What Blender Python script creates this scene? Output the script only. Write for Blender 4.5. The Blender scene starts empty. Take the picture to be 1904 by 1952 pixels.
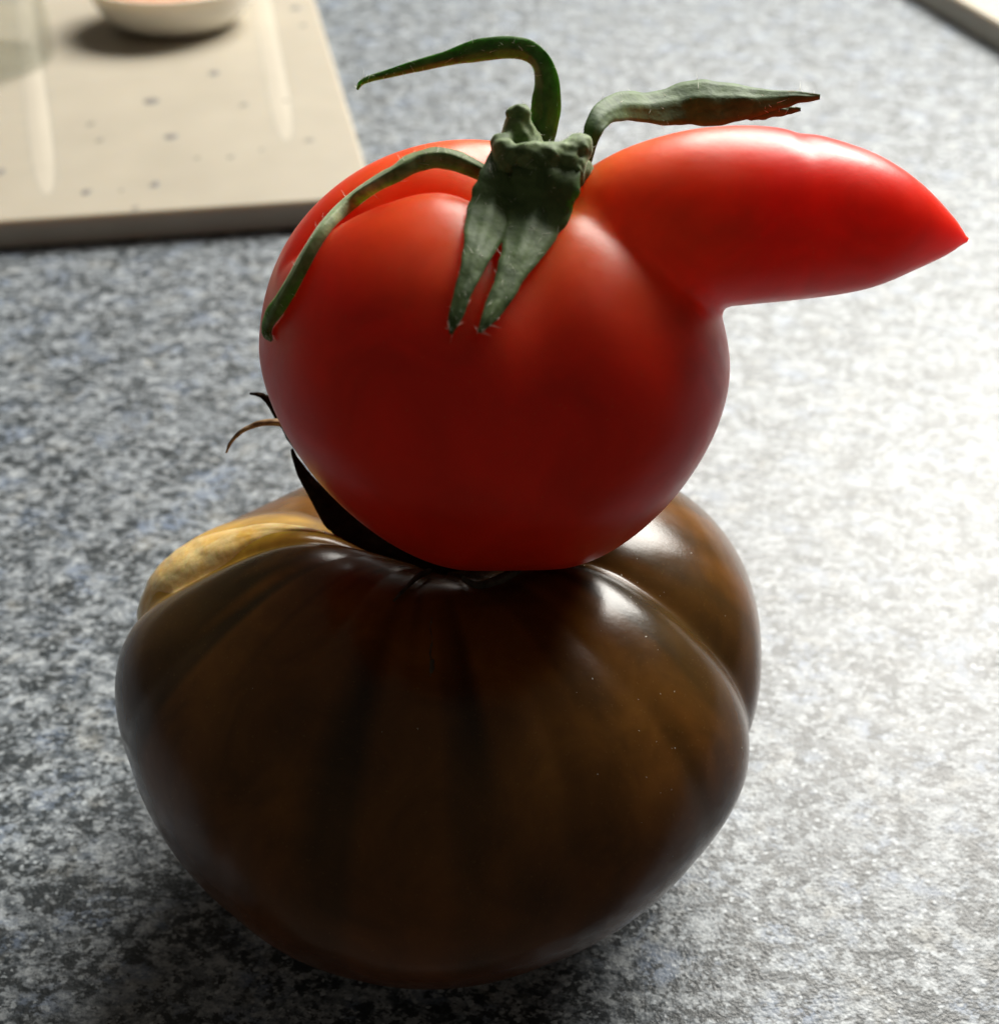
import bpy, math, random
import numpy as np
from mathutils import Vector
from mathutils.bvhtree import BVHTree

S = bpy.context.scene
COL = S.collection
R = math.radians
rng = np.random.default_rng(7)
random.seed(7)

# ------------------------------------------------------------------ camera
FPX = 2479.0                       # focal length in the 1904 x 1952 pixel frame the notes are taken in
PITCH = R(37.0)
CAM = np.array([0.0, -0.17, 0.185])
RIGHT = np.array([1.0, 0, 0])
FWD = np.array([0, math.cos(PITCH), -math.sin(PITCH)])
UP = np.array([0, math.sin(PITCH), math.cos(PITCH)])
cd = bpy.data.cameras.new('camera')
cam = bpy.data.objects.new('camera', cd)
COL.objects.link(cam)
cam.location = CAM
cam.rotation_euler = (math.pi / 2 - PITCH, 0, 0)
cd.sensor_fit = 'HORIZONTAL'
cd.sensor_width = 36.0
cd.lens = 36.0 * FPX / 1904.0
cd.clip_start = 0.005
cd.clip_end = 50
cd.dof.use_dof = True
cd.dof.focus_distance = 0.182
cd.dof.aperture_fstop = 23.0
S.camera = cam

# ------------------------------------------------------------------ room light
w = bpy.data.worlds.new('World')
S.world = w
w.use_nodes = True
bg = w.node_tree.nodes['Background']
bg.inputs[0].default_value = (1.0, 0.87, 0.72, 1)
bg.inputs[1].default_value = 0.079

def window_light(name, az, el, dist, sx, sy, power, col):
    ld = bpy.data.lights.new(name, 'AREA')
    ld.shape = 'RECTANGLE'
    ld.size, ld.size_y = sx, sy
    ld.energy = power
    ld.color = col
    o = bpy.data.objects.new(name, ld)
    COL.objects.link(o)
    p = Vector((math.sin(R(az)) * math.cos(R(el)), math.cos(R(az)) * math.cos(R(el)), math.sin(R(el)))) * dist
    o.location = p
    o.rotation_euler = (Vector((0, 0, 0.05)) - p).to_track_quat('-Z', 'Y').to_euler()
    return o
window_light('window_light', 11.0, 39.0, 1.5, 0.48, 0.76, 20.0, (1.0, 0.965, 0.895))
window_light('window_light', 35.0, 38.0, 1.5, 0.48, 0.76, 33.0, (1.0, 0.965, 0.895))

S.view_settings.view_transform = 'Standard'
S.view_settings.look = 'None'
S.view_settings.exposure = 0.0
S.view_settings.gamma = 1.0
S.cycles.use_denoising = True
S.cycles.max_bounces = 10
S.cycles.sample_clamp_indirect = 6.0
S.cycles.caustics_reflective = False

# ------------------------------------------------------------------ helpers
def ray(u, v):
    d = FWD + RIGHT * (u - 952) / FPX + UP * (976 - v) / FPX
    return d
def at_y(u, v, y):
    d = ray(u, v); return CAM + d * ((y - CAM[1]) / d[1])
def at_z(u, v, z):
    d = ray(u, v); return CAM + d * ((z - CAM[2]) / d[2])
def px(p):                                   # metres per noted pixel at point p
    return float(np.dot(np.asarray(p) - CAM, FWD)) / FPX

def mesh(name, verts, faces, mat, parent=None, smooth=True, col=None):
    m = bpy.data.meshes.new(name)
    verts = np.asarray(verts, float)
    m.from_pydata(verts.tolist(), [], faces if isinstance(faces, list) else faces.tolist())
    m.update()
    if smooth:
        m.polygons.foreach_set('use_smooth', np.ones(len(m.polygons), bool))
    if col is not None:
        a = m.color_attributes.new('tint', 'FLOAT_COLOR', 'POINT')
        c = np.ones((len(verts), 4)); c[:, :3] = col
        a.data.foreach_set('color', c.ravel().astype(np.float32))
    m.materials.append(mat)
    o = bpy.data.objects.new(name, m)
    COL.objects.link(o)
    if parent is not None:
        o.parent = parent
        o.matrix_parent_inverse = parent.matrix_world.inverted()
    return o

def thing(name, label, cat, loc=(0, 0, 0), group=None):
    o = bpy.data.objects.new(name, None)
    COL.objects.link(o)
    o.location = loc
    o.empty_display_size = 0.01
    o['label'] = label; o['category'] = cat
    if group: o['group'] = group
    bpy.context.view_layer.update()
    return o

def catmull(P, n):
    P = np.asarray(P, float)
    P = np.vstack([2 * P[0] - P[1], P, 2 * P[-1] - P[-2]])
    k = len(P) - 3
    out = []
    for t in np.linspace(0, k, n):
        i = min(int(t), k - 1); f = t - i
        a, b, c, d = P[i], P[i + 1], P[i + 2], P[i + 3]
        out.append(0.5 * ((2 * b) + (-a + c) * f + (2 * a - 5 * b + 4 * c - d) * f * f + (-a + 3 * b - 3 * c + d) * f ** 3))
    return np.array(out)

# cheap 3-D value noise for shaping
_tab = rng.random((64, 64, 64)) * 2 - 1
def vnoise(p):
    p = np.asarray(p, float)
    i = np.floor(p).astype(int); f = p - i
    f = f * f * (3 - 2 * f)
    r = 0
    for dx in (0, 1):
        for dy in (0, 1):
            for dz in (0, 1):
                wgt = (f[..., 0] if dx else 1 - f[..., 0]) * (f[..., 1] if dy else 1 - f[..., 1]) * (f[..., 2] if dz else 1 - f[..., 2])
                r = r + wgt * _tab[(i[..., 0] + dx) % 64, (i[..., 1] + dy) % 64, (i[..., 2] + dz) % 64]
    return r

def surface_nets(f, lo, hi, h, newton=3):
    lo = np.asarray(lo, float); hi = np.asarray(hi, float)
    n = np.ceil((hi - lo) / h).astype(int) + 1
    ax = [lo[i] + h * np.arange(n[i]) for i in range(3)]
    G = np.stack(np.meshgrid(*ax, indexing='ij'), -1)
    F = f(G)
    neg = F < 0
    c = sum(neg[dx:n[0] - 1 + dx, dy:n[1] - 1 + dy, dz:n[2] - 1 + dz].astype(np.int8) for dx in (0, 1) for dy in (0, 1) for dz in (0, 1))
    act = np.argwhere((c > 0) & (c < 8))
    idx = -np.ones(n - 1, int)
    idx[tuple(act.T)] = np.arange(len(act))
    acc = np.zeros((len(act), 3)); cnt = np.zeros(len(act))
    for axis in range(3):
        o1, o2 = [a for a in range(3) if a != axis]
        for a in (0, 1):
            for b in (0, 1):
                s = act.copy(); s[:, o1] += a; s[:, o2] += b
                e = s.copy(); e[:, axis] += 1
                fs = F[tuple(s.T)]; fe = F[tuple(e.T)]
                m = (fs < 0) != (fe < 0)
                t = np.where(m, fs / np.where(m, fs - fe, 1), 0)
                p = s.astype(float); p[:, axis] += t
                acc += p * m[:, None]; cnt += m
    V = lo + h * acc / cnt[:, None]
    faces = []
    for axis in range(3):
        o1, o2 = (axis + 1) % 3, (axis + 2) % 3
        a = [slice(None)] * 3; b = [slice(None)] * 3
        a[axis] = slice(0, -1); b[axis] = slice(1, None)
        ch = neg[tuple(a)] != neg[tuple(b)]
        q = np.argwhere(ch)
        q = q[(q[:, o1] > 0) & (q[:, o2] > 0) & (q[:, o1] < n[o1] - 1) & (q[:, o2] < n[o2] - 1)]
        inside = neg[tuple(q.T)]
        c0 = q.copy(); c0[:, o1] -= 1; c0[:, o2] -= 1
        c1 = q.copy(); c1[:, o2] -= 1
        c2 = q.copy()
        c3 = q.copy(); c3[:, o1] -= 1
        quad = np.stack([idx[tuple(k.T)] for k in (c0, c1, c2, c3)], 1)
        quad[~inside] = quad[~inside][:, ::-1]
        faces.append(quad)
    Fc = np.vstack(faces)
    e = h * 0.3
    for _ in range(newton):
        d = f(V)
        g = np.stack([(f(V + e * ek) - f(V - e * ek)) / (2 * e) for ek in np.eye(3)], -1)
        V = V - np.clip(d / np.maximum((g * g).sum(-1), 0.2), -h, h)[:, None] * g
    return V, Fc

def smin(a, b, k):
    hh = np.clip(0.5 + 0.5 * (b - a) / k, 0, 1)
    return b + (a - b) * hh - k * hh * (1 - hh)
def ellipsoid(p, c, r):
    q = (p - c) / r
    k0 = np.sqrt((q * q).sum(-1)); k1 = np.sqrt(((q / r) ** 2).sum(-1))
    return k0 * (k0 - 1) / np.maximum(k1, 1e-9)
def capsule(p, a, b, ra, rb):
    a = np.asarray(a); b = np.asarray(b)
    ab = b - a
    t = np.clip(((p - a) @ ab) / (ab @ ab), 0, 1)
    return np.sqrt(((p - a - t[..., None] * ab) ** 2).sum(-1)) - (ra + (rb - ra) * t)

# ------------------------------------------------------------------ materials
def new_mat(name):
    m = bpy.data.materials.new(name); m.use_nodes = True
    nt = m.node_tree
    return m, nt, nt.nodes['Principled BSDF']
def node(nt, t, **kw):
    n = nt.nodes.new(t)
    for k, v in kw.items(): setattr(n, k, v)
    return n
def noise(nt, vec, scale, detail=4, rough=0.55, dist=0.0):
    n = node(nt, 'ShaderNodeTexNoise')
    n.inputs['Scale'].default_value = scale; n.inputs['Detail'].default_value = detail
    n.inputs['Roughness'].default_value = rough; n.inputs['Distortion'].default_value = dist
    nt.links.new(vec, n.inputs['Vector'])
    return n
def ramp(nt, fac, stops, interp='LINEAR'):
    r = node(nt, 'ShaderNodeValToRGB')
    r.color_ramp.interpolation = interp
    el = r.color_ramp.elements
    while len(el) < len(stops): el.new(0.5)
    for e, (p, c) in zip(el, stops):
        e.position = p; e.color = (c[0], c[1], c[2], 1) if hasattr(c, '__len__') else (c, c, c, 1)
    nt.links.new(fac, r.inputs[0])
    return r.outputs[0]
def mix(nt, fac, a, b, mode='MIX'):
    n = node(nt, 'ShaderNodeMix', data_type='RGBA', blend_type=mode)
    for sock, val in ((n.inputs[0], fac), (n.inputs[6], a), (n.inputs[7], b)):
        if hasattr(val, 'is_linked'): nt.links.new(val, sock)
        elif hasattr(val, '__len__'): sock.default_value = (*val, 1)
        else: sock.default_value = val
    return n.outputs[2]
def bump(nt, h, strength, dist, normal=None):
    b = node(nt, 'ShaderNodeBump')
    b.inputs['Strength'].default_value = strength; b.inputs['Distance'].default_value = dist
    nt.links.new(h, b.inputs['Height'])
    if normal is not None: nt.links.new(normal, b.inputs['Normal'])
    return b.outputs[0]
def gencoord(nt, rot=(0, 0, 0), scale=(1, 1, 1)):
    t = node(nt, 'ShaderNodeTexCoord')
    mp = node(nt, 'ShaderNodeMapping')
    mp.inputs['Rotation'].default_value = rot; mp.inputs['Scale'].default_value = scale
    nt.links.new(t.outputs['Object'], mp.inputs['Vector'])
    return mp.outputs[0]

def mat_counter():
    m, nt, b = new_mat('speckled_laminate')
    v = gencoord(nt, (0, 0, R(24)), (0.80, 1.1, 1))
    tone = noise(nt, v, 270, 8, 0.74)
    base = ramp(nt, tone.outputs[0], [(0.40, (0.045, 0.055, 0.06)), (0.47, (0.18, 0.195, 0.205)), (0.53, (0.31, 0.325, 0.33)), (0.62, (0.58, 0.59, 0.58))])
    blue = noise(nt, v, 95, 4, 0.6)
    fb = ramp(nt, blue.outputs[0], [(0.53, 0.0), (0.66, 0.6)])
    base = mix(nt, fb, base, (0.26, 0.32, 0.43))
    beige = noise(nt, gencoord(nt, (0, 0, 1.0), (0.8, 1.0, 1)), 130, 4, 0.6)
    fe = ramp(nt, beige.outputs[0], [(0.56, 0.0), (0.68, 0.4)])
    base = mix(nt, fe, base, (0.50, 0.46, 0.38))
    dk = noise(nt, v, 500, 6, 0.72)
    clump = noise(nt, v, 115, 3, 0.6)
    add = node(nt, 'ShaderNodeMath', operation='MULTIPLY_ADD')
    nt.links.new(clump.outputs[0], add.inputs[0]); add.inputs[1].default_value = 0.6
    nt.links.new(dk.outputs[0], add.inputs[2])
    fd = ramp(nt, add.outputs[0], [(0.80, 0.0), (0.865, 0.93)])
    base = mix(nt, fd, base, (0.03, 0.036, 0.037))
    lt = noise(nt, v, 520, 5, 0.65)
    fl = ramp(nt, lt.outputs[0], [(0.56, 0.0), (0.64, 0.7)])
    base = mix(nt, fl, base, (0.62, 0.63, 0.62))
    def flecks(scale, rnd_lo, size, wob):
        wv = noise(nt, v, scale * 1.6, 4, 0.65)
        off = node(nt, 'ShaderNodeVectorMath', operation='MULTIPLY_ADD')
        nt.links.new(wv.outputs['Color'], off.inputs[0]); off.inputs[1].default_value = (wob / scale,) * 3
        nt.links.new(v, off.inputs[2])
        vo = node(nt, 'ShaderNodeTexVoronoi'); vo.inputs['Scale'].default_value = scale
        nt.links.new(off.outputs[0], vo.inputs['Vector'])
        sp = node(nt, 'ShaderNodeSeparateColor'); nt.links.new(vo.outputs['Color'], sp.inputs[0])
        mr = node(nt, 'ShaderNodeMapRange'); nt.links.new(sp.outputs[0], mr.inputs[0])
        mr.inputs[1].default_value = rnd_lo; mr.inputs[2].default_value = 1.0; mr.inputs[3].default_value = 0.0; mr.inputs[4].default_value = size
        sb = node(nt, 'ShaderNodeMath', operation='SUBTRACT')
        nt.links.new(mr.outputs[0], sb.inputs[0]); nt.links.new(vo.outputs['Distance'], sb.inputs[1])
        return ramp(nt, sb.outputs[0], [(0.0, 0.0), (0.09, 1.0)])
    f1 = flecks(330, 0.45, 0.58, 1.9)
    f1 = mix(nt, 1.0, f1, (0.88, 0.88, 0.88), 'MULTIPLY')
    base = mix(nt, f1, base, (0.035, 0.042, 0.045))
    f2 = flecks(520, 0.50, 0.52, 2.0)
    f2 = mix(nt, 1.0, f2, (0.5, 0.5, 0.5), 'MULTIPLY')
    base = mix(nt, f2, base, (0.60, 0.62, 0.62))
    base = mix(nt, mix(nt, 1.0, flecks(760, 0.50, 0.50, 1.3), (0.85, 0.85, 0.85), 'MULTIPLY'), base, (0.03, 0.037, 0.04))
    base = mix(nt, mix(nt, 1.0, flecks(900, 0.55, 0.48, 1.3), (0.75, 0.75, 0.75), 'MULTIPLY'), base, (0.66, 0.68, 0.68))
    base = mix(nt, 1.0, base, (0.78, 0.83, 0.89), 'MULTIPLY')
    fine = noise(nt, v, 1700, 3, 0.6)
    ff = ramp(nt, fine.outputs[0], [(0.3, 0.62), (0.7, 1.25)])
    base = mix(nt, 0.85, base, ff, 'MULTIPLY')
    nt.links.new(base, b.inputs['Base Color'])
    rr = ramp(nt, tone.outputs[0], [(0.3, 0.33), (0.7, 0.48)])
    nt.links.new(rr, b.inputs['Roughness'])
    b.inputs['Specular IOR Level'].default_value = 0.48
    h1 = noise(nt, gencoord(nt), 1500, 2, 0.5)
    h2 = noise(nt, gencoord(nt), 420, 3, 0.5)
    n1 = bump(nt, h1.outputs[0], 0.5, 0.00025)
    n2 = bump(nt, h2.outputs[0], 0.08, 0.0005, n1)
    nt.links.new(n2, b.inputs['Normal'])
    return m

def mat_fruit(name, rough, sss, radius, scale, coat=0.0, bump_s=0.04, mott=0.12, spec=0.5):
    m, nt, b = new_mat(name)
    at = node(nt, 'ShaderNodeVertexColor', layer_name='tint')
    v = gencoord(nt)
    n1 = noise(nt, v, 90, 4, 0.6, 0.5)
    f = ramp(nt, n1.outputs[0], [(0.3, 1 - mott * 2), (0.7, 1 + mott)])
    c = mix(nt, 1.0, at.outputs[0], f, 'MULTIPLY')
    n3 = noise(nt, v, 2600, 2, 0.5)
    sp = ramp(nt, n3.outputs[0], [(0.66, 0.0), (0.74, 0.22)])
    c = mix(nt, sp, c, mix(nt, 0.5, c, (0.5, 0.33, 0.12)))
    nt.links.new(c, b.inputs['Base Color'])
    b.inputs['Subsurface Weight'].default_value = sss
    b.inputs['Subsurface Radius'].default_value = radius
    b.inputs['Subsurface Scale'].default_value = scale
    n2 = noise(nt, v, 240, 3, 0.6)
    rr = ramp(nt, n2.outputs[0], [(0.3, rough * 0.85), (0.7, rough * 1.15)])
    nt.links.new(rr, b.inputs['Roughness'])
    b.inputs['Specular IOR Level'].default_value = spec
    b.inputs['Coat Weight'].default_value = coat
    b.inputs['Coat Roughness'].default_value = 0.12
    n4 = noise(nt, v, 1800, 2, 0.5)
    n5 = noise(nt, v, 130, 3, 0.5)
    nb = bump(nt, n4.outputs[0], bump_s, 0.0002)
    nb = bump(nt, n5.outputs[0], 0.05, 0.0012, nb)
    nt.links.new(nb, b.inputs['Normal'])
    return m

def mat_leaf(name, dark, light, sheen=0.5, rough=0.6, scale=420, trans=0.0, spec=0.35):
    m, nt, b = new_mat(name)
    v = gencoord(nt)
    n1 = noise(nt, v, scale, 4, 0.6, 0.6)
    c = ramp(nt, n1.outputs[0], [(0.34, dark), (0.66, light)])
    nt.links.new(c, b.inputs['Base Color'])
    b.inputs['Roughness'].default_value = rough
    b.inputs['Specular IOR Level'].default_value = spec
    b.inputs['Sheen Weight'].default_value = sheen
    b.inputs['Sheen Roughness'].default_value = 0.45
    b.inputs['Sheen Tint'].default_value = (0.82, 0.95, 0.72, 1)
    if trans:
        b.inputs['Subsurface Weight'].default_value = trans
        b.inputs['Subsurface Radius'].default_value = (0.4, 1.0, 0.15)
        b.inputs['Subsurface Scale'].default_value = 0.0012
    n2 = noise(nt, v, 900, 3, 0.6)
    nb = bump(nt, n2.outputs[0], 0.3, 0.0003)
    n3 = noise(nt, v, 300, 2, 0.5)
    nb = bump(nt, n3.outputs[0], 0.35, 0.0006, nb)
    nt.links.new(nb, b.inputs['Normal'])
    return m

def mat_plain(name, col, rough, spec=0.5, var=0.06, scale=60, sss=0.0):
    m, nt, b = new_mat(name)
    n1 = noise(nt, gencoord(nt), scale, 4, 0.55)
    f = ramp(nt, n1.outputs[0], [(0.3, 1 - var), (0.7, 1 + var)])
    c = mix(nt, 1.0, col, f, 'MULTIPLY')
    nt.links.new(c, b.inputs['Base Color'])
    b.inputs['Roughness'].default_value = rough
    b.inputs['Specular IOR Level'].default_value = spec
    if sss:
        b.inputs['Subsurface Weight'].default_value = sss
        b.inputs['Subsurface Radius'].default_value = (1, 0.7, 0.4)
        b.inputs['Subsurface Scale'].default_value = 0.006
    return m

M_COUNTER = mat_counter()
M_RED = mat_fruit('red_tomato_skin', 0.37, 0.8, (1.0, 0.045, 0.012), 0.018, 0.0, 0.05, 0.07, 0.30)
M_DARK = mat_fruit('dark_tomato_skin', 0.22, 0.35, (1.0, 0.40, 0.07), 0.007, 0.0, 0.05, 0.2, 0.30)
M_GREEN = mat_leaf('green_sepal', (0.036, 0.074, 0.016), (0.090, 0.145, 0.042), 0.12, 0.6, 420, 0.10)
M_UNDER = mat_leaf('olive_sepal', (0.026, 0.075, 0.012), (0.075, 0.150, 0.032), 0.12, 0.6, 420)
M_PALE = mat_leaf('pale_green_sepal', (0.085, 0.135, 0.035), (0.22, 0.29, 0.11), 0.45, 0.6, 480, 0.25)
M_HUB = mat_leaf('pale_green_stem', (0.050, 0.095, 0.022), (0.20, 0.28, 0.11), 0.5, 0.65, 520, 0.2)
M_DRYTAN = mat_leaf('dry_tan_sepal', (0.16, 0.085, 0.035), (0.42, 0.26, 0.12), 0.1, 0.6, 700)
M_DRY = mat_leaf('dry_dark_sepal', (0.012, 0.009, 0.006), (0.026, 0.017, 0.010), 0.0, 1.0, 500, 0.0, 0.0)
M_GREYDRY = mat_leaf('dry_grey_sepal', (0.035, 0.032, 0.022), (0.10, 0.088, 0.06), 0.0, 0.8, 500, 0.0, 0.15)
M_SCAR = mat_leaf('corky_scar', (0.78, 0.46, 0.09), (0.93, 0.74, 0.36), 0.0, 0.28, 190, 0.4, 0.5)
M_HAIR = mat_plain('pale_hair', (0.75, 0.75, 0.62), 0.5)
M_BOARD = mat_plain('cream_board', (0.42, 0.38, 0.305), 0.42, 0.5, 0.05, 40, 0.55)
M_STRIP = mat_plain('cream_board_strip', (0.52, 0.475, 0.39), 0.35, 0.5, 0.03, 40)
M_FLECK = mat_plain('grey_fleck', (0.20, 0.185, 0.17), 0.5)
M_FLECK2 = mat_plain('pale_fleck', (0.27, 0.24, 0.195), 0.5)
M_BOWL = mat_plain('white_glaze', (0.74, 0.70, 0.62), 0.2, 0.5, 0.02, 30, 0.2)
M_DIP = mat_plain('peach_dip', (0.75, 0.36, 0.22), 0.4, 0.5, 0.15, 120)
m, nt, b = new_mat('clear_glass')
tr = node(nt, 'ShaderNodeBsdfTransparent'); tr.inputs[0].default_value = (0.965, 0.97, 0.96, 1)
gl = node(nt, 'ShaderNodeBsdfGlossy'); gl.inputs['Roughness'].default_value = 0.03
mx = node(nt, 'ShaderNodeMixShader')
mx.inputs[0].default_value = 0.07; nt.links.new(tr.outputs[0], mx.inputs[1]); nt.links.new(gl.outputs[0], mx.inputs[2])
nt.links.new(mx.outputs[0], nt.nodes['Material Output'].inputs[0])
M_GLASS = m

# ------------------------------------------------------------------ countertop
def grid_sheet(name, x0, x1, y0, y1, nx, ny, z, mat):
    xs = np.linspace(x0, x1, nx); ys = np.linspace(y0, y1, ny)
    V = [(x, y, z) for y in ys for x in xs]
    F = [(j * nx + i, j * nx + i + 1, (j + 1) * nx + i + 1, (j + 1) * nx + i) for j in range(ny - 1) for i in range(nx - 1)]
    return mesh(name, V, F, mat)
ctop_prof = [(1.2, 0.0), (-0.070, 0.0), (-0.0765, -0.0018), (-0.081, -0.0062), (-0.083, -0.013), (-0.083, -0.040), (1.2, -0.040)]
cv, cf = [], []
cxs = np.linspace(-0.9, 0.9, 7)
for x_ in cxs: cv += [(x_, y_, z_) for y_, z_ in ctop_prof]
k_ = len(ctop_prof)
for i in range(len(cxs) - 1):
    for j in range(k_): cf.append((i * k_ + j, (i + 1) * k_ + j, (i + 1) * k_ + (j + 1) % k_, i * k_ + (j + 1) % k_))
cf.append(tuple(range(k_))); cf.append(tuple(range((len(cxs) - 1) * k_, len(cxs) * k_))[::-1])
top = mesh('countertop', cv, cf, M_COUNTER, smooth=False)
top['kind'] = 'structure'

# ------------------------------------------------------------------ dark ribbed tomato
DC = np.array([-0.0105, -0.0125])
DZ = 0.036
CREASES = [  # azimuth, depth, width (radians)
    (-17, 0.0045, 0.20), (-46, 0.0009, 0.18), (-69, 0.0010, 0.15), (-99, 0.0011, 0.17), (-119, 0.0009, 0.15), (-150, 0.0008, 0.2), (183, 0.0048, 0.15),
    (38, 0.0040, 0.18), (78, 0.0045, 0.2), (118, 0.004, 0.2), (150, 0.0006, 0.15)]
A_OFF = [(-10, -0.0018), (-90, 0.0030), (185, -0.0020), (166, -0.0016), (140, -0.0085), (215, -0.0030)]
def wrap(a): return (a + np.pi) % (2 * np.pi) - np.pi
def dark_point(phi, psi, off=0.0):
    phi = np.asarray(phi, float); psi = np.asarray(psi, float)
    A = 0.0540 + sum(o * np.exp(-(wrap(phi - R(a)) / 0.45) ** 2) for a, o in A_OFF)
    s, c = np.sin(psi), np.cos(psi)
    up = c > 0
    ex = np.where(up, 1.0, 1.05 + 0.55 * np.exp(-(wrap(phi - R(195)) / 0.7) ** 2) + 0.12 * np.exp(-(wrap(phi + 0.2) / 0.6) ** 2))
    rho = A * np.sign(s) * np.abs(s) ** ex
    z = np.where(up, 0.0315 * c * (1 - 0.30 * np.exp(-(wrap(phi - R(132)) / 0.78) ** 2)), 0.0375 * c)
    # creases push the skin inward, strongest on the shoulder
    wgt = np.clip(np.sin(np.clip(psi, 0, np.pi)) ** 0.8, 0, 1) * np.where(up, 1.0, np.clip(1 + 0.95 * c, 0, 1) ** 1.4) * np.clip(1.55 - 0.6 * psi, 0.2, 1)
    dep = 0
    for a, d, wd in CREASES:
        x = wrap(phi - R(a) - 0.05 * np.sin(psi * 2.2 + a))
        dep = dep + d * (np.exp(-np.sqrt(x * x + 0.0006) / wd * 1.6) - 0.10)
    lump = 0.0009 * vnoise(np.stack([np.cos(phi) * s * 2.2 + 9, np.sin(phi) * s * 2.2 + 5, c * 2.2 + 7], -1))
    inn = dep * wgt - lump - off
    nx_ = s; nz_ = c * 1.35
    ln = np.sqrt(nx_ ** 2 + nz_ ** 2)
    rho = rho - inn * nx_ / ln
    z = z - inn * nz_ / ln
    z = DZ + z - 0.0125 * np.exp(-((rho * np.cos(phi) - 0.0035) ** 2 + (rho * np.sin(phi) - 0.0040) ** 2) / 0.0160 ** 2) * up
    z = np.where(z < 0.004, 0.0003 + 0.0037 * np.exp((z - 0.004) / 0.0037), z)
    return np.stack([DC[0] + rho * np.cos(phi), DC[1] + rho * np.sin(phi), z], -1)
NP, NS = 480, 220
ph = np.linspace(-np.pi, np.pi, NP, endpoint=False)
ps = np.linspace(0.004, np.pi - 0.004, NS)
PH, PS = np.meshgrid(ph, ps)
DV = dark_point(PH, PS).reshape(-1, 3)
ii, jj = np.meshgrid(np.arange(NP), np.arange(NS - 1))
DF = np.stack([jj * NP + ii, (jj + 1) * NP + ii, (jj + 1) * NP + (ii + 1) % NP, jj * NP + (ii + 1) % NP], -1).reshape(-1, 4)
DF = DF[:, ::1].tolist()
DF.append(list(range(NP)))
DF.append(list(range((NS - 1) * NP, NS * NP))[::-1])
# skin colour: olive shoulders, red-brown below, amber beside the scar, dark green streaks
phv, psv = PH.ravel(), PS.ravel()
streak = vnoise(np.stack([phv * 5.0 + 20, psv * 1.1, psv * 0 + 3], -1)) * 0.6 + vnoise(np.stack([phv * 13.0 + 40, psv * 1.6, psv * 0 + 8], -1)) * 0.4
olive = np.array([0.150, 0.062, 0.010]); red = np.array([0.108, 0.021, 0.004]); green = np.array([0.022, 0.016, 0.005])
amber = np.array([0.74, 0.42, 0.05])
t = np.clip((psv - 0.9) / 1.3, 0, 1)[:, None]
colr = olive * (1 - t) + red * t
g = np.clip(0.27 + streak * 1.4, 0, 0.9)[:, None] * np.clip(1.4 - psv / 1.5, 0.25, 1)[:, None]
colr = colr * (1 - g) + green * g
da = wrap(phv - R(172))
ga = (np.exp(-(da / 0.27) ** 4) * np.clip((psv - 0.25) * 4, 0, 1) * np.clip((1.75 - psv) * 2.5, 0, 1))[:, None]
colr = colr * (1 - ga) + amber * ga
dark = thing('heirloom_tomato', 'large dark brown ribbed tomato resting on the speckled counter under the red one', 'tomato', (DC[0], DC[1], 0))
body = mesh('tomato_body', DV, DF, M_DARK, dark, col=colr)
DBVH = BVHTree.FromPolygons(DV.tolist(), DF)
def cast(bvh, u, v):
    d = Vector(ray(u, v)).normalized()
    h = bvh.ray_cast(Vector(CAM), d)
    return (None, None) if h[0] is None else (np.array(h[0]), np.array(h[1]))

# corky scar lying in the left groove
na, nb_ = 140, 30
T = np.linspace(0, 1, na)
psr = 0.34 + 1.08 * T
width = 0.17 * np.sin(np.pi * np.clip(T, 0.02, 0.985)) ** 0.7 * (1 + 0.15 * vnoise(np.stack([T * 9, T * 0, T * 0], -1)))
sv = []
for i in range(na):
    q = np.linspace(-1, 1, nb_)
    edge = 1 - q ** 4
    phs = R(175) + 0.03 * vnoise(np.array([T[i] * 6, 4.2, 0])) + q * width[i]
    d1 = T[i] * 26 + q * 3.2                                    # slanting ridges
    wr = vnoise(np.stack([np.full(nb_, 3.0) + d1 * 0.5, q * 0 + T[i] * 2, q * 0], -1)) * 0.5 + vnoise(np.stack([q * 3 + 11, d1, q * 0 + 5], -1)) * 0.3
    off = -0.00022 + edge * (0.00045 + 0.00026 * wr)
    sv.append(dark_point(phs, np.full(nb_, psr[i]), off))
sv = np.array(sv).reshape(-1, 3)
sf = [(i * nb_ + j, (i + 1) * nb_ + j, (i + 1) * nb_ + j + 1, i * nb_ + j + 1) for i in range(na - 1) for j in range(nb_ - 1)]
mesh('corky_scar', sv, sf, M_SCAR, dark)

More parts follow.
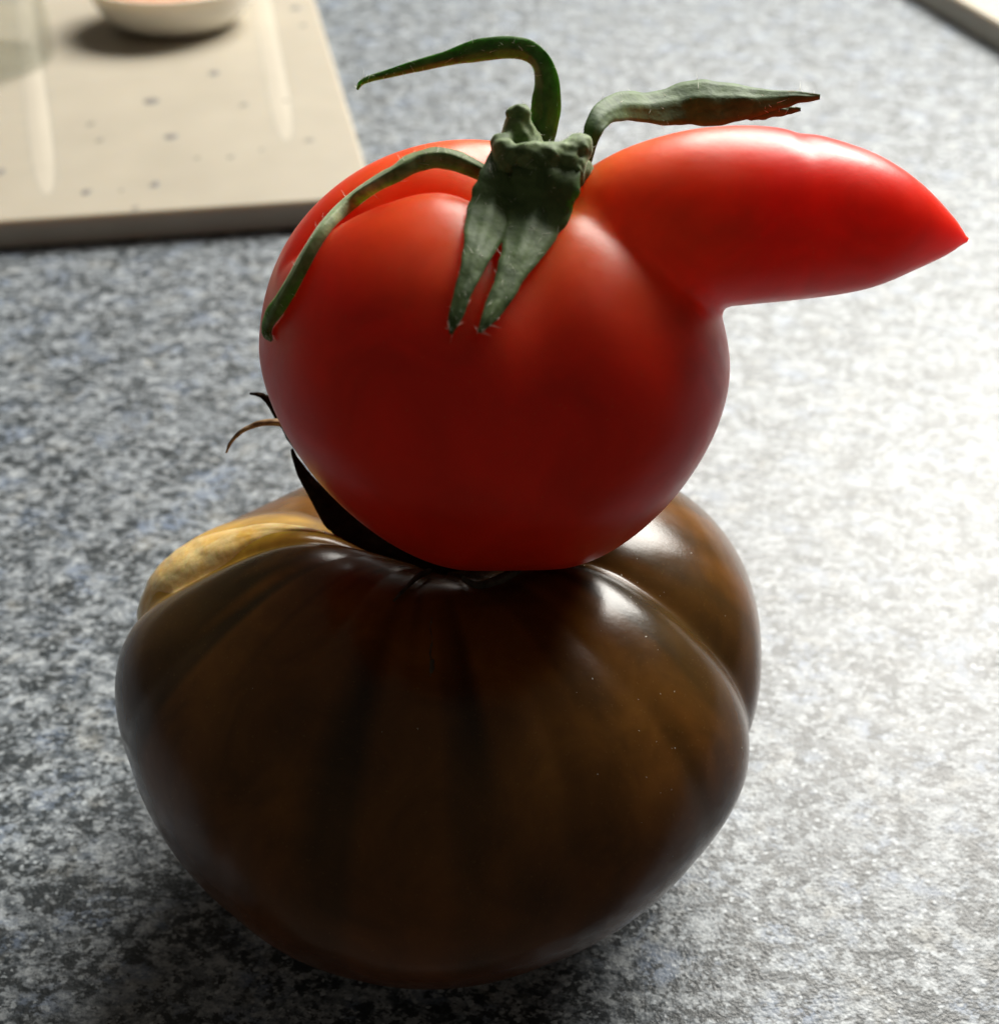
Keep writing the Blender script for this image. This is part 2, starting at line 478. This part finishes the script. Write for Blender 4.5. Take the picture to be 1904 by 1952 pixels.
# ------------------------------------------------------------------ red tomato with the pointed outgrowth
RC = np.array([-0.0005, -0.0100, 0.0912])
NOSE = [  # u, v, radius in noted pixels, world y
    (1165, 462, 140, -0.0095), (1240, 440, 160, -0.0105), (1310, 424, 167, -0.0103), (1365, 416, 168, -0.0097), (1432, 412, 165.5, -0.009), (1510, 414, 156, -0.0085), (1588, 420, 140, -0.008),
    (1641, 426, 122, -0.008), (1703, 433, 91, -0.008), (1779, 446, 47, -0.008), (1823, 453, 17, -0.008), (1846, 457, 2.5, -0.008)]
npts = []
for u, v, r, y in NOSE:
    p = at_y(u, v, y); npts.append([*p, r * px(p)])
ncv = catmull(npts, 110)
ncv[:, 3] = np.maximum(ncv[:, 3], 0.00015)
def red_sdf(p):
    x, y, z = p[..., 0], p[..., 1], p[..., 2]
    tz = np.clip((RC[2] + 0.004 - z) / 0.034, 0, 1) ** 1.5          # the lower half tapers
    pw = p.copy()
    pw[..., 0] = RC[0] + (x - RC[0] - 0.0025 * tz) * (1 + 0.43 * tz)
    pw[..., 1] = RC[1] + (y - RC[1]) * (1 + 0.16 * tz)
    fl = ellipsoid(pw, RC + np.array([-0.0060, -0.0040, 0.0]), np.array([0.0253, 0.0285, 0.0285]))
    fr = ellipsoid(pw, RC + np.array([0.0072, -0.0032, -0.0012]), np.array([0.0252, 0.0285, 0.0275]))
    bk = ellipsoid(pw, RC + np.array([-0.0034, 0.0036, 0.0012]), np.array([0.0297, 0.0285, 0.0280]))
    d = smin(smin(fl, fr, 0.004), bk, 0.004)
    sx, sy = x - 0.0045, y + 0.0085
    rr = np.sqrt(sx * sx + sy * sy)
    hz = np.clip((z - 0.098) / 0.014, 0, 1)
    d = d + 0.0052 * np.exp(-(rr / 0.0075) ** 2) * hz                                    # stem pit
    q = y + 0.0112 + 0.10 * np.clip(-sx - 0.012, 0, 1)
    d = d + 0.0078 * np.exp(-np.sqrt(q * q + 2e-7) / np.where(q < 0, 0.0022, 0.0042)) * hz * np.clip((0.004 - sx) / 0.006, 0, 1) * np.clip((0.034 + sx) / 0.016, 0, 1)   # left groove
    q2 = sx + 0.0035 + 0.25 * (sy + 0.01)
    d = d + 0.0016 * np.exp(-(q2 / 0.0055) ** 2) * np.clip((-sy) / 0.008, 0, 1) * np.clip((z - 0.085) / 0.03, 0, 1)
    nd = at_y(1534, 266, -0.0080)
    d_dent = 0.0004 * np.exp(-((x - nd[0]) ** 2 / 0.0016 ** 2 + ((y - nd[1]) ** 2 + (z - nd[2]) ** 2) / 0.005 ** 2))
    dn = np.full(x.shape, 1e3)
    m = x > 0.002
    P = p[m]
    if len(P):
        best = np.full(len(P), 1e3)
        for c in ncv:
            best = np.minimum(best, np.sqrt((P[:, 0] - c[0]) ** 2 + (P[:, 1] - c[1]) ** 2 + (P[:, 2] - c[2]) ** 2) - c[3])
        dn[m] = best
    return smin(d, dn, 0.0020) + d_dent
RV, RF = surface_nets(red_sdf, (-0.038, -0.046, 0.057), (0.074, 0.030, 0.132), 0.0007)
rt = np.sqrt((RV[:, 0] - 0.0045) ** 2 + (RV[:, 1] + 0.0085) ** 2)
sh = (np.clip(1 - rt / 0.031, 0, 1)[:, None]) ** 0.8 * np.clip((RV[:, 2:3] - 0.102) / 0.013, 0, 1)
rcol = np.array([0.86, 0.024, 0.004]) * (1 - sh) + np.array([0.88, 0.17, 0.025]) * sh
red_t = thing('red_tomato', 'smooth red tomato with a long pointed nose standing on the dark ribbed tomato', 'tomato', (RC[0], RC[1], 0.0605))
mesh('tomato_body', RV, RF, M_RED, red_t, col=rcol)
RBVH = BVHTree.FromPolygons(RV.tolist(), RF.tolist())

# ------------------------------------------------------------------ sepals
def ribbon(name, pts, mat, parent, thick=0.0006, cup=0.25, wave=0.0, tw=(0, 0), n=56, m=9, crinkle=0.00014, seed=0.0, label=None):
    """pts: (point, width in metres, twist in degrees); a tapered leaf blade with a fold, thickness and wavy margins."""
    arr = np.array([[*p, wd, tau] for p, wd, tau in pts])
    c = catmull(arr, n)
    P, W, TA = c[:, :3], np.maximum(c[:, 3], 0.0002), np.radians(c[:, 4])
    T = np.gradient(P, axis=0); T /= np.linalg.norm(T, axis=1)[:, None]
    V, F = [], []
    s = np.linspace(-1, 1, m)
    for i in range(n):
        vd = P[i] - CAM; vd /= np.linalg.norm(vd)
        side = np.cross(vd, T[i]); side /= np.linalg.norm(side)
        nrm = np.cross(side, T[i])
        sd = side * math.cos(TA[i]) + nrm * math.sin(TA[i])
        nm = np.cross(sd, T[i]); nm /= np.linalg.norm(nm)
        if nm @ vd > 0: nm = -nm
        k = i / (n - 1)
        lw = W[i] * 0.5 * (1 + wave * vnoise(np.stack([np.full(m, k * 21 + seed), np.sign(s) * 3.1, s * 0], -1)))
        z = -cup * W[i] * 0.5 * np.abs(s) ** 1.4 + 0.05 * W[i] * np.exp(-(s / 0.16) ** 2) + crinkle * vnoise(np.stack([np.full(m, k * 16 + seed), s * 1.6, s * 0 + seed], -1))
        base = P[i] + sd[None] * (s * lw)[:, None] + nm[None] * z[:, None]
        th = thick * (1 - 0.75 * s ** 2) * min(1, W[i] / 0.0015) * 0.5
        upv = base + nm[None] * th[:, None]; dnv = base - nm[None] * th[:, None]
        V += list(upv) + list(dnv[::-1])
    r = 2 * m
    for i in range(n - 1):
        for j in range(r):
            F.append((i * r + j, i * r + (j + 1) % r, (i + 1) * r + (j + 1) % r, (i + 1) * r + j))
    F.append(tuple(range(r))[::-1]); F.append(tuple((n - 1) * r + k for k in range(r)))
    return V, F
def join(parts):
    V, F = [], []
    for v, f in parts:
        o = len(V); V += list(v); F += [tuple(o + k for k in q) for q in f]
    return V, F
def on(bvh, u, v, w_, tau=0, lift=0.0012):
    p, nrm = cast(bvh, u, v)
    if nrm @ (p - CAM) > 0: nrm = -nrm
    p = p + nrm * lift
    return (p, w_ * px(p), tau)
def yy(u, v, y, w_, tau=0):
    p = at_y(u, v, y); return (p, w_ * px(p), tau)

HUBY = -0.0105
sep = []
def sepal(parts, mat=M_GREEN, parent=red_t, name='sepal', label=None):
    V, F = join(parts)
    o = mesh(name, V, F, mat, parent)
    if label: o['label'] = label
    sep.append((o, V))
    return o
# left one, drooping over the shoulder
sepal([ribbon('s', [yy(955, 345, HUBY, 34, -20), yy(900, 314, -0.0125, 38, -30), yy(850, 295, -0.0125, 46, -35), yy(800, 298, -0.013, 46, -35), yy(740, 332, -0.0145, 36, -30),
                    on(RBVH, 680, 384, 32, -30), on(RBVH, 622, 452, 30, -30), on(RBVH, 572, 540, 30, -20), on(RBVH, 538, 600, 30, -10), on(RBVH, 519, 632, 20, 0, 0.0008), on(RBVH, 526, 650, 5, 0, 0.0006)],
              M_PALE, red_t, 0.0005, 0.55, 0.12, seed=1.0)], M_PALE, label='long green sepal drooping over the left shoulder')
# front pair hanging down
def hang(pts, lift):
    out = []
    for u, v, y0, w_, tau in pts:
        p, nr = cast(RBVH, u, v)
        y = y0 if y0 is not None else p[1] - lift
        out.append([u, v, y, w_, tau])
    for k in range(1, len(out) - 1):                            # ease the sheet over the hollow behind it
        if pts[k][2] is None: out[k][1 + 1] = min(out[k][2], 0.5 * (out[k - 1][2] + out[k + 1][2]) + 0.0008)
    print('HANG', [round(q[2], 4) for q in out])
    return [yy(*q[:4], q[4]) for q in out]
sepal([ribbon('s', hang([(962, 290, -0.0128, 50, 0), (952, 335, -0.0168, 74, 0), (938, 385, None, 86, 0), (925, 435, None, 80, 0), (906, 490, None, 52, 0), (887, 545, None, 36, 0), (869, 600, None, 27, 0), (859, 637, None, 7, 0)], 0.0020),
              M_GREEN, red_t, 0.0005, 0.14, 0.07, seed=3.0)], label='left prong of the broad green sepal hanging in front')
sepal([ribbon('s', hang([(1046, 285, -0.0130, 100, 0), (1042, 330, -0.0174, 132, 0), (1026, 385, None, 130, 0), (1008, 435, None, 108, 0), (988, 490, None, 70, 0), (964, 545, None, 48, 0), (937, 596, None, 34, 0), (914, 633, None, 8, 0)], 0.0026),
              M_GREEN, red_t, 0.0005, 0.14, 0.07, crinkle=0.0002, seed=5.0)], label='right prong of the broad green sepal hanging in front')
# back left one, arching up and away
sepal([ribbon('s', [yy(1020, 300, -0.007, 24, 0), yy(1034, 250, -0.004, 54, 5), yy(1039, 200, -0.003, 58, 10), yy(1038, 155, -0.002, 52, 30), yy(1026, 115, -0.001, 42, 25), yy(1000, 95, 0, 40, 15), yy(955, 90, 0, 42, 10), yy(900, 100, 0, 40, 10),
                    yy(850, 112, 0, 28, 15), yy(795, 126, 0, 22, 15), yy(745, 139, 0, 17, 10), yy(706, 149, 0, 13, 0), yy(688, 158, 0, 10, 0), yy(681, 170, 0, 5, 0)],
              M_GREEN, red_t, 0.0004, 0.35, 0.07, n=80, seed=7.0)], label='green sepal arching up and back to the left')
# right one over the nose
sepal([ribbon('s', [yy(1116, 322, -0.008, 16, 0), yy(1126, 268, -0.0065, 28, 5), yy(1142, 225, -0.004, 44, 10), yy(1182, 203, 0.001, 56, 25), yy(1235, 203, 0.005, 70, 32), yy(1295, 194, 0.007, 92, 35), yy(1360, 190, 0.007, 96, 35), yy(1425, 191, 0.007, 80, 35),
                    yy(1475, 187, 0.007, 46, 30), yy(1520, 184, 0.007, 26, 20), yy(1563, 184, 0.007, 10, 0)], M_UNDER, red_t, 0.0004, 0.16, 0.13, n=80, seed=9.0),
       ribbon('s', [yy(1370, 206, 0.0066, 30, 30), yy(1430, 211, 0.0062, 34, 30), yy(1480, 210, 0.0062, 24, 25), yy(1526, 208, 0.0064, 7, 0)], M_UNDER, red_t, 0.0004, 0.2, 0.15, n=24, seed=11.0)], M_UNDER,
      label='fork tipped green sepal reaching over the nose')

# knobbly calyx hub and stub of the stalk
def hp(u, v, y): return at_y(u, v, y)
kn = [(952, 278, -0.0128, 20), (974, 290, -0.0140, 19), (1004, 294, -0.0152, 23), (1050, 294, -0.0152, 24), (1104, 282, -0.0124, 27), (1090, 318, -0.0148, 24), (962, 316, -0.0150, 17),
      (1030, 330, -0.0158, 24)]
stub0, stub1 = hp(990, 300, -0.0095), hp(988, 222, -0.0085)
dent = [(1066, 320, -0.0186, 16), (1014, 322, -0.0184, 13), (978, 308, -0.0166, 10), (990, 268, -0.0128, 20), (985, 245, -0.0118, 12), (1104, 300, -0.0158, 9)]
def hub_sdf(p):
    d = capsule(p, stub0, stub1, 58 * px(stub0), 24 * px(stub1))
    d = smin(d, capsule(p, hp(985, 330, -0.0095), hp(1080, 335, -0.009), 0.0030, 0.0034), 0.002)
    for u, v, y, r in kn:
        c = hp(u, v, y)
        d = smin(d, np.sqrt(((p - c) ** 2).sum(-1)) - r * px(c), 0.0024)
    for u, v, y, r in dent:
        c = hp(u, v, y)
        d = -smin(-d, np.sqrt(((p - c) ** 2).sum(-1)) - r * px(c), 0.0008)
    return d + 0.00035 * vnoise(p * 900) 
hc = hp(1030, 290, -0.011)
HV, HF = surface_nets(hub_sdf, hc - np.array([0.012, 0.012, 0.014]), hc + np.array([0.012, 0.009, 0.013]), 0.0003, 2)
hub = mesh('stem_stub', HV, HF, M_HUB, red_t)

# fine pale hairs on the green parts
hv, hf = [], []
for o, V in sep[:5] + [(hub, HV)]:
    V = np.array(V)
    for k in rng.integers(0, len(V), 260 if o is hub else 90):
        p = V[k]
        dirv = rng.normal(size=3); dirv[2] += 0.5; dirv /= np.linalg.norm(dirv)
        L = rng.uniform(0.0003, 0.0009) if o is hub else rng.uniform(0.0004, 0.0016); wd = np.cross(dirv, [0, 1, 0.3]); wd /= np.linalg.norm(wd) + 1e-9
        w2 = np.cross(dirv, wd)
        a = 0.00003
        i0 = len(hv)
        hv += [p + wd * a, p - wd * a * 0.5 + w2 * a, p - wd * a * 0.5 - w2 * a, p + dirv * L]
        hf += [(i0, i0 + 1, i0 + 3), (i0 + 1, i0 + 2, i0 + 3), (i0 + 2, i0, i0 + 3)]
ho = mesh('fine_hair', hv, hf, M_HAIR, red_t)
ho['kind'] = 'stuff'

# dried calyx of the dark tomato
sepal([ribbon('s', [yy(600, 880, 0.004, 26, 0), yy(560, 828, 0.003, 30, 0), yy(535, 793, 0.003, 24, 0), yy(514, 766, 0.003, 17, 0), yy(496, 753, 0.003, 10, 0), yy(476, 750, 0.003, 4, 0)], M_DRY, dark, 0.0006, 0.3, 0.15, seed=13)], M_DRY, dark, label='short dark dried sepal')
sepal([ribbon('s', [yy(640, 850, 0.002, 12, 0), yy(585, 815, 0.000, 15, 0), yy(540, 806, 0, 16, 0), yy(502, 806, 0, 13, 0), yy(466, 819, 0, 9, 0), yy(442, 840, 0, 7, 0), yy(431, 863, 0, 4, 0)], M_DRYTAN, dark, 0.0007, 0.5, 0.1, seed=15)], M_DRYTAN, dark, label='curled tan dried sepal')
sepal([ribbon('s', [yy(556, 856, -0.005, 5, 0), yy(568, 885, -0.005, 15, 0), yy(595, 928, -0.006, 32, 0), yy(648, 990, -0.008, 58, 0), yy(712, 1042, -0.011, 74, 0), yy(780, 1080, -0.015, 66, 0), yy(850, 1098, -0.018, 40, 0)], M_DRY, dark, 0.0008, 0.06, 0.1, seed=17)], M_DRY, dark, label='long blackened dried sepal')
sepal([ribbon('s', [yy(1220, 960, 0.008, 8, 0), yy(1270, 950, 0.008, 9, 0), yy(1292, 953, 0.008, 8, 0), yy(1309, 956, 0.008, 7, 0), yy(1318, 967, 0.008, 4, 0)], M_DRY, dark, 0.0005, 0.3, 0.1, seed=19, n=24)], M_DRY, dark, label='tiny dried sepal tip at the right')
sepal([ribbon('s', [on(DBVH, 880, 1115, 10, 0, 0.001), on(DBVH, 910, 1131, 15, 0, 0.0014), on(DBVH, 945, 1131, 18, 0, 0.002), on(DBVH, 975, 1117, 18, 0, 0.002), on(DBVH, 1003, 1093, 9, 0, 0.0012)], M_GREYDRY, dark, 0.0006, 0.4, 0.1, seed=21, n=30)], M_GREYDRY, dark, label='curved grey dried sepal at the front')
sepal([ribbon('s', [on(DBVH, 820, 1100, 12, 0, 0.001), on(DBVH, 795, 1112, 11, 0, 0.001), on(DBVH, 772, 1130, 8, 0, 0.0008), on(DBVH, 750, 1152, 4, 0, 0.0006)], M_GREYDRY, dark, 0.0006, 0.4, 0.1, seed=23, n=24)], M_GREYDRY, dark)
# dry stalk pad under the red tomato
def pad_sdf(p):
    c = np.array([DC[0] + 0.003, DC[1] + 0.003, 0.0560])
    return ellipsoid(p, c, np.array([0.0065, 0.0065, 0.0030])) + 0.0005 * vnoise(p * 700)
PV, PF = surface_nets(pad_sdf, np.array([DC[0] - 0.009, DC[1] - 0.009, 0.052]), np.array([DC[0] + 0.009, DC[1] + 0.009, 0.0615]), 0.0004, 1)
mesh('dry_stalk', PV, PF, M_DRY, dark)
# dust and fibre specks caught on the skin
uv, uf = [], []
for k in range(40):
    u_ = 1090 + 340 * random.random(); v_ = 1050 + 620 * random.random() ** 1.3
    if k > 36: u_, v_ = random.uniform(330, 1100), random.uniform(1200, 1750)
    p, nrm = cast(DBVH, u_, v_)
    if p is None: continue
    if nrm @ (CAM - p) < 0: nrm = -nrm
    r = random.choice([0.00004, 0.00005, 0.00006, 0.00009])
    e1 = np.cross(nrm, [0.3, 1, 0.2]); e1 /= np.linalg.norm(e1); e2 = np.cross(nrm, e1)
    st = random.uniform(1, 2.6); i0 = len(uv); an = random.random() * 6.28
    ea = e1 * math.cos(an) + e2 * math.sin(an); eb = np.cross(nrm, ea)
    uv += [p + ea * r * st, p + eb * r, p - ea * r * st, p - eb * r, p + nrm * r * 0.8]
    uf += [(i0, i0 + 1, i0 + 4), (i0 + 1, i0 + 2, i0 + 4), (i0 + 2, i0 + 3, i0 + 4), (i0 + 3, i0, i0 + 4)]
du = mesh('dust', uv, uf, M_HAIR, dark)
du['kind'] = 'stuff'
# thin thread with a tiny speck on the front
lv, lf = [], []
for k, v in enumerate(np.linspace(1178, 1288, 26)):
    p, nrm = cast(DBVH, 822 + 2 * math.sin(v * 0.13), v)
    r = 0.00018 + 0.00012 * random.random()
    if 1260 < v < 1282: r = 0.0005
    i0 = len(lv)
    for th in np.linspace(0, 2 * math.pi, 6, endpoint=False):
        e1 = np.cross(nrm, [1, 0, 0]); e1 /= np.linalg.norm(e1); e2 = np.cross(nrm, e1)
        lv.append(p - nrm * 0.0001 + (e1 * math.cos(th) * 1.4 + e2 * math.sin(th)) * r * random.uniform(0.7, 1.2))
    nn = nrm if nrm @ (CAM - p) > 0 else -nrm
    lv.append(p + nn * r * 0.5)
    lf += [(i0 + a, i0 + (a + 1) % 6, i0 + 6) for a in range(6)]
mesh('thread_line', lv, lf, M_GREYDRY, dark)

# ------------------------------------------------------------------ cream board with pale strips and flecks
def slab(name, corners, z0, z1, mat, parent=None, bevel=0.0012):
    V = [(*c, z0) for c in corners] + [(*c, z1) for c in corners]
    n = len(corners)
    F = [tuple(range(n))[::-1], tuple(range(n, 2 * n))] + [(i, (i + 1) % n, n + (i + 1) % n, n + i) for i in range(n)]
    o = mesh(name, V, F, mat, parent, smooth=False)
    bm = o.modifiers.new('bevel', 'BEVEL'); bm.width = bevel; bm.segments = 3
    return o
BZ = 0.0098
c_fr = at_z(716, 373, BZ)[:2]
fl_ = at_z(0, 421, BZ)[:2]
fd = (fl_ - c_fr) / np.linalg.norm(fl_ - c_fr)
back = at_z(600, 0, BZ)[:2] - c_fr
print('board angle', math.degrees(math.acos(fd @ back / np.linalg.norm(back))), c_fr, fl_)
bd = np.array([-fd[1], fd[0]]);  bd = bd if bd[1] > 0 else -bd
bd_img = back / np.linalg.norm(back)
bd = bd_img
board = thing('serving_board', 'flat cream board with grey flecks carrying the white bowl and the glass', 'board', (*c_fr, 0))
slab('board_slab', [c_fr, c_fr + bd * 0.46, c_fr + bd * 0.46 + fd * 0.52, c_fr + fd * 0.52], 0.0, BZ, M_BOARD, board)
def board_st(u, v):
    p = at_z(u, v, BZ)[:2] - c_fr
    A = np.stack([fd, bd], 1)
    return np.linalg.solve(A, p)
for (u0, v0, u1, v1) in ((553, 300, 500, 0), (96, 408, 66, 165)):  # two low strips, paler than the board, running front to back
    a = at_z(u0, v0, BZ)[:2]; b_ = at_z(u1, v1, BZ)[:2]
    d = (b_ - a) / np.linalg.norm(b_ - a); a0 = a - d * 0.0; 
    if u0 == 97: a0 = a - d * 0.001
    b_ = a + d * 0.40
    side = np.array([d[1], -d[0]])
    V, F = [], []
    for k in np.linspace(0, 1, 20):
        q = a0 + (b_ - a0) * k
        for s in np.linspace(-1, 1, 9):
            V.append((*(q + side * s * 0.0055), BZ - 0.0001 + 0.0004 * (1 - s * s) ** 2 * min(1, k * 6)))
    for i in range(19):
        for j in range(8):
            F.append((i * 9 + j, i * 9 + j + 1, (i + 1) * 9 + j + 1, (i + 1) * 9 + j))
    mesh('board_strip', V, F, M_STRIP, board)
fz = 1000 / 1904 * 0.6886
FLECKS = [(797, 530, 40, 20, 0), (900, 716, 38, 18, 0), (480, 650, 22, 16, 1), (525, 737, 20, 16, 1), (815, 970, 24, 17, 0), (455, 1010, 24, 16, 0), (1130, 382, 30, 19, 0), (1285, 547, 24, 16, 1),
          (1500, 530, 22, 14, 1), (1630, 735, 24, 14, 1), (1555, 40, 26, 16, 0), (1600, 130, 20, 14, 1), (4, 905, 18, 20, 0), (715, 1092, 20, 12, 1), (1215, 825, 18, 12, 1), (1040, 830, 16, 10, 1), (640, 1000, 14, 9, 1), (1380, 785, 14, 9, 1)]
for (zx, zy, a, b_, kind) in FLECKS:
    c = at_z(zx * fz, zy * fz, BZ + 0.0001)
    k = px(c) * fz
    V, F = [], []
    N = 14
    for i in range(N):
        th = 2 * math.pi * i / N
        rr = random.uniform(0.8, 1.15)
        V.append((c[0] + a * k * rr * math.cos(th), c[1] + b_ * k * 2.4 * rr * math.sin(th), BZ + 0.00005))
    V.append((c[0], c[1], BZ + 0.0004))
    F = [(i, (i + 1) % N, N) for i in range(N)]
    mesh('fleck', V, F, M_FLECK if kind == 0 else M_FLECK2, board)

# lathe helper
def lathe(profile, centre, n=64):
    V, F = [], []
    m_ = len(profile)
    for i in range(n):
        th = 2 * math.pi * i / n
        for r, z in profile: V.append((centre[0] + r * math.cos(th), centre[1] + r * math.sin(th), centre[2] + z))
    for i in range(n):
        for j in range(m_ - 1):
            a = i * m_ + j; b2 = ((i + 1) % n) * m_ + j
            F.append((a, b2, b2 + 1, a + 1))
    return V, F
# white bowl
bc = at_z(340, 45, BZ)
prof = [(0.0, 0.0012), (0.020, 0.0012), (0.0215, 0.0), (0.0245, 0.0004), (0.030, 0.004), (0.0355, 0.011), (0.0395, 0.020), (0.0418, 0.030), (0.0424, 0.0355), (0.0416, 0.0366), (0.0402, 0.0360), (0.0390, 0.029), (0.0355, 0.016), (0.028, 0.007), (0.0, 0.005)]
bc_h = at_y(340, 6, bc[1] - 0.0365)[2] - BZ
pr = catmull(np.array(prof), 60); pr[:, 0] = np.maximum(pr[:, 0], 0); pr[:, 1] *= bc_h / 0.0366; pr[:, 0] *= 0.86
V, F = lathe(pr.tolist(), (0, 0, 0), 96)
bowl = mesh('dip_bowl', V, F, M_BOWL)
print('BOWL', bc, bc_h)
bowl.location = (bc[0], bc[1] + 0.0, BZ + 0.0002)
bowl['label'] = 'small white bowl of peach coloured dip on the cream board'; bowl['category'] = 'bowl'
dp = [(0.0, 0.034), (0.012, 0.0342), (0.022, 0.0335), (0.032, 0.034), (0.0385, 0.0325), (0.0392, 0.0308), (0.0, 0.030)]
V, F = lathe(dp, (0, 0, 0), 72)
V = [(x * 0.86, y * 0.86, z * bc_h / 0.0366 + (0.0008 * float(vnoise(np.array([x * 150, y * 150, 2.0]))) if z > 0.0315 else 0)) for x, y, z in V]
dip = mesh('dip', V, F, M_DIP)
dip.location = bowl.location
dip['label'] = 'peach coloured dip filling the small white bowl'; dip['category'] = 'dip'
# drinking glass
gc = at_z(-48, 118, BZ)
gp = [(0.0, 0.0), (0.0305, 0.0), (0.0325, 0.0012), (0.0332, 0.004), (0.0322, 0.03), (0.0312, 0.06), (0.0305, 0.095), (0.0301, 0.0955), (0.0297, 0.095), (0.0304, 0.06), (0.0314, 0.03), (0.0322, 0.0045), (0.0305, 0.0024), (0.0, 0.0022)]
V, F = lathe(gp, (0, 0, 0), 96)
glass = mesh('drinking_glass', V, F, M_GLASS)
glass.location = (gc[0], gc[1], BZ + 0.0003)
glass['label'] = 'clear drinking glass cut off at the left edge, standing on the cream board'; glass['category'] = 'glass'

# second cream board cut off by the top right corner
a = at_z(1738, 0, 0.0)[:2]; b_ = at_z(1904, 100, 0.0)[:2]
d = (b_ - a) / np.linalg.norm(b_ - a)
nrm2 = np.array([d[1], -d[0]]); nrm2 = nrm2 if nrm2[1] > 0 else -nrm2
ceramic_board = thing('corner_board', 'pale cream slab cut off by the top right corner of the counter', 'ceramic_board', (*b_, 0))
e0 = a - d * 0.14; e1 = b_ + d * 0.16
slab('ceramic_slab', [e1, e1 + nrm2 * 0.3, e0 + nrm2 * 0.3, e0], 0.0, 0.012, M_BOARD, ceramic_board, 0.002)

# sepals belong to their calyx: thing > calyx > sepal
bpy.context.view_layer.update()
hub.name = 'calyx'
dry = next(o for o in dark.children if o.name.startswith('dry_stalk'))
dry.name = 'dried_calyx'
for root, cal in ((red_t, hub), (dark, dry)):
    for o in list(root.children):
        if o.name.startswith('sepal') or o.name.startswith('fine_hair'):
            o.parent = cal
            o.matrix_parent_inverse = cal.matrix_world.inverted()
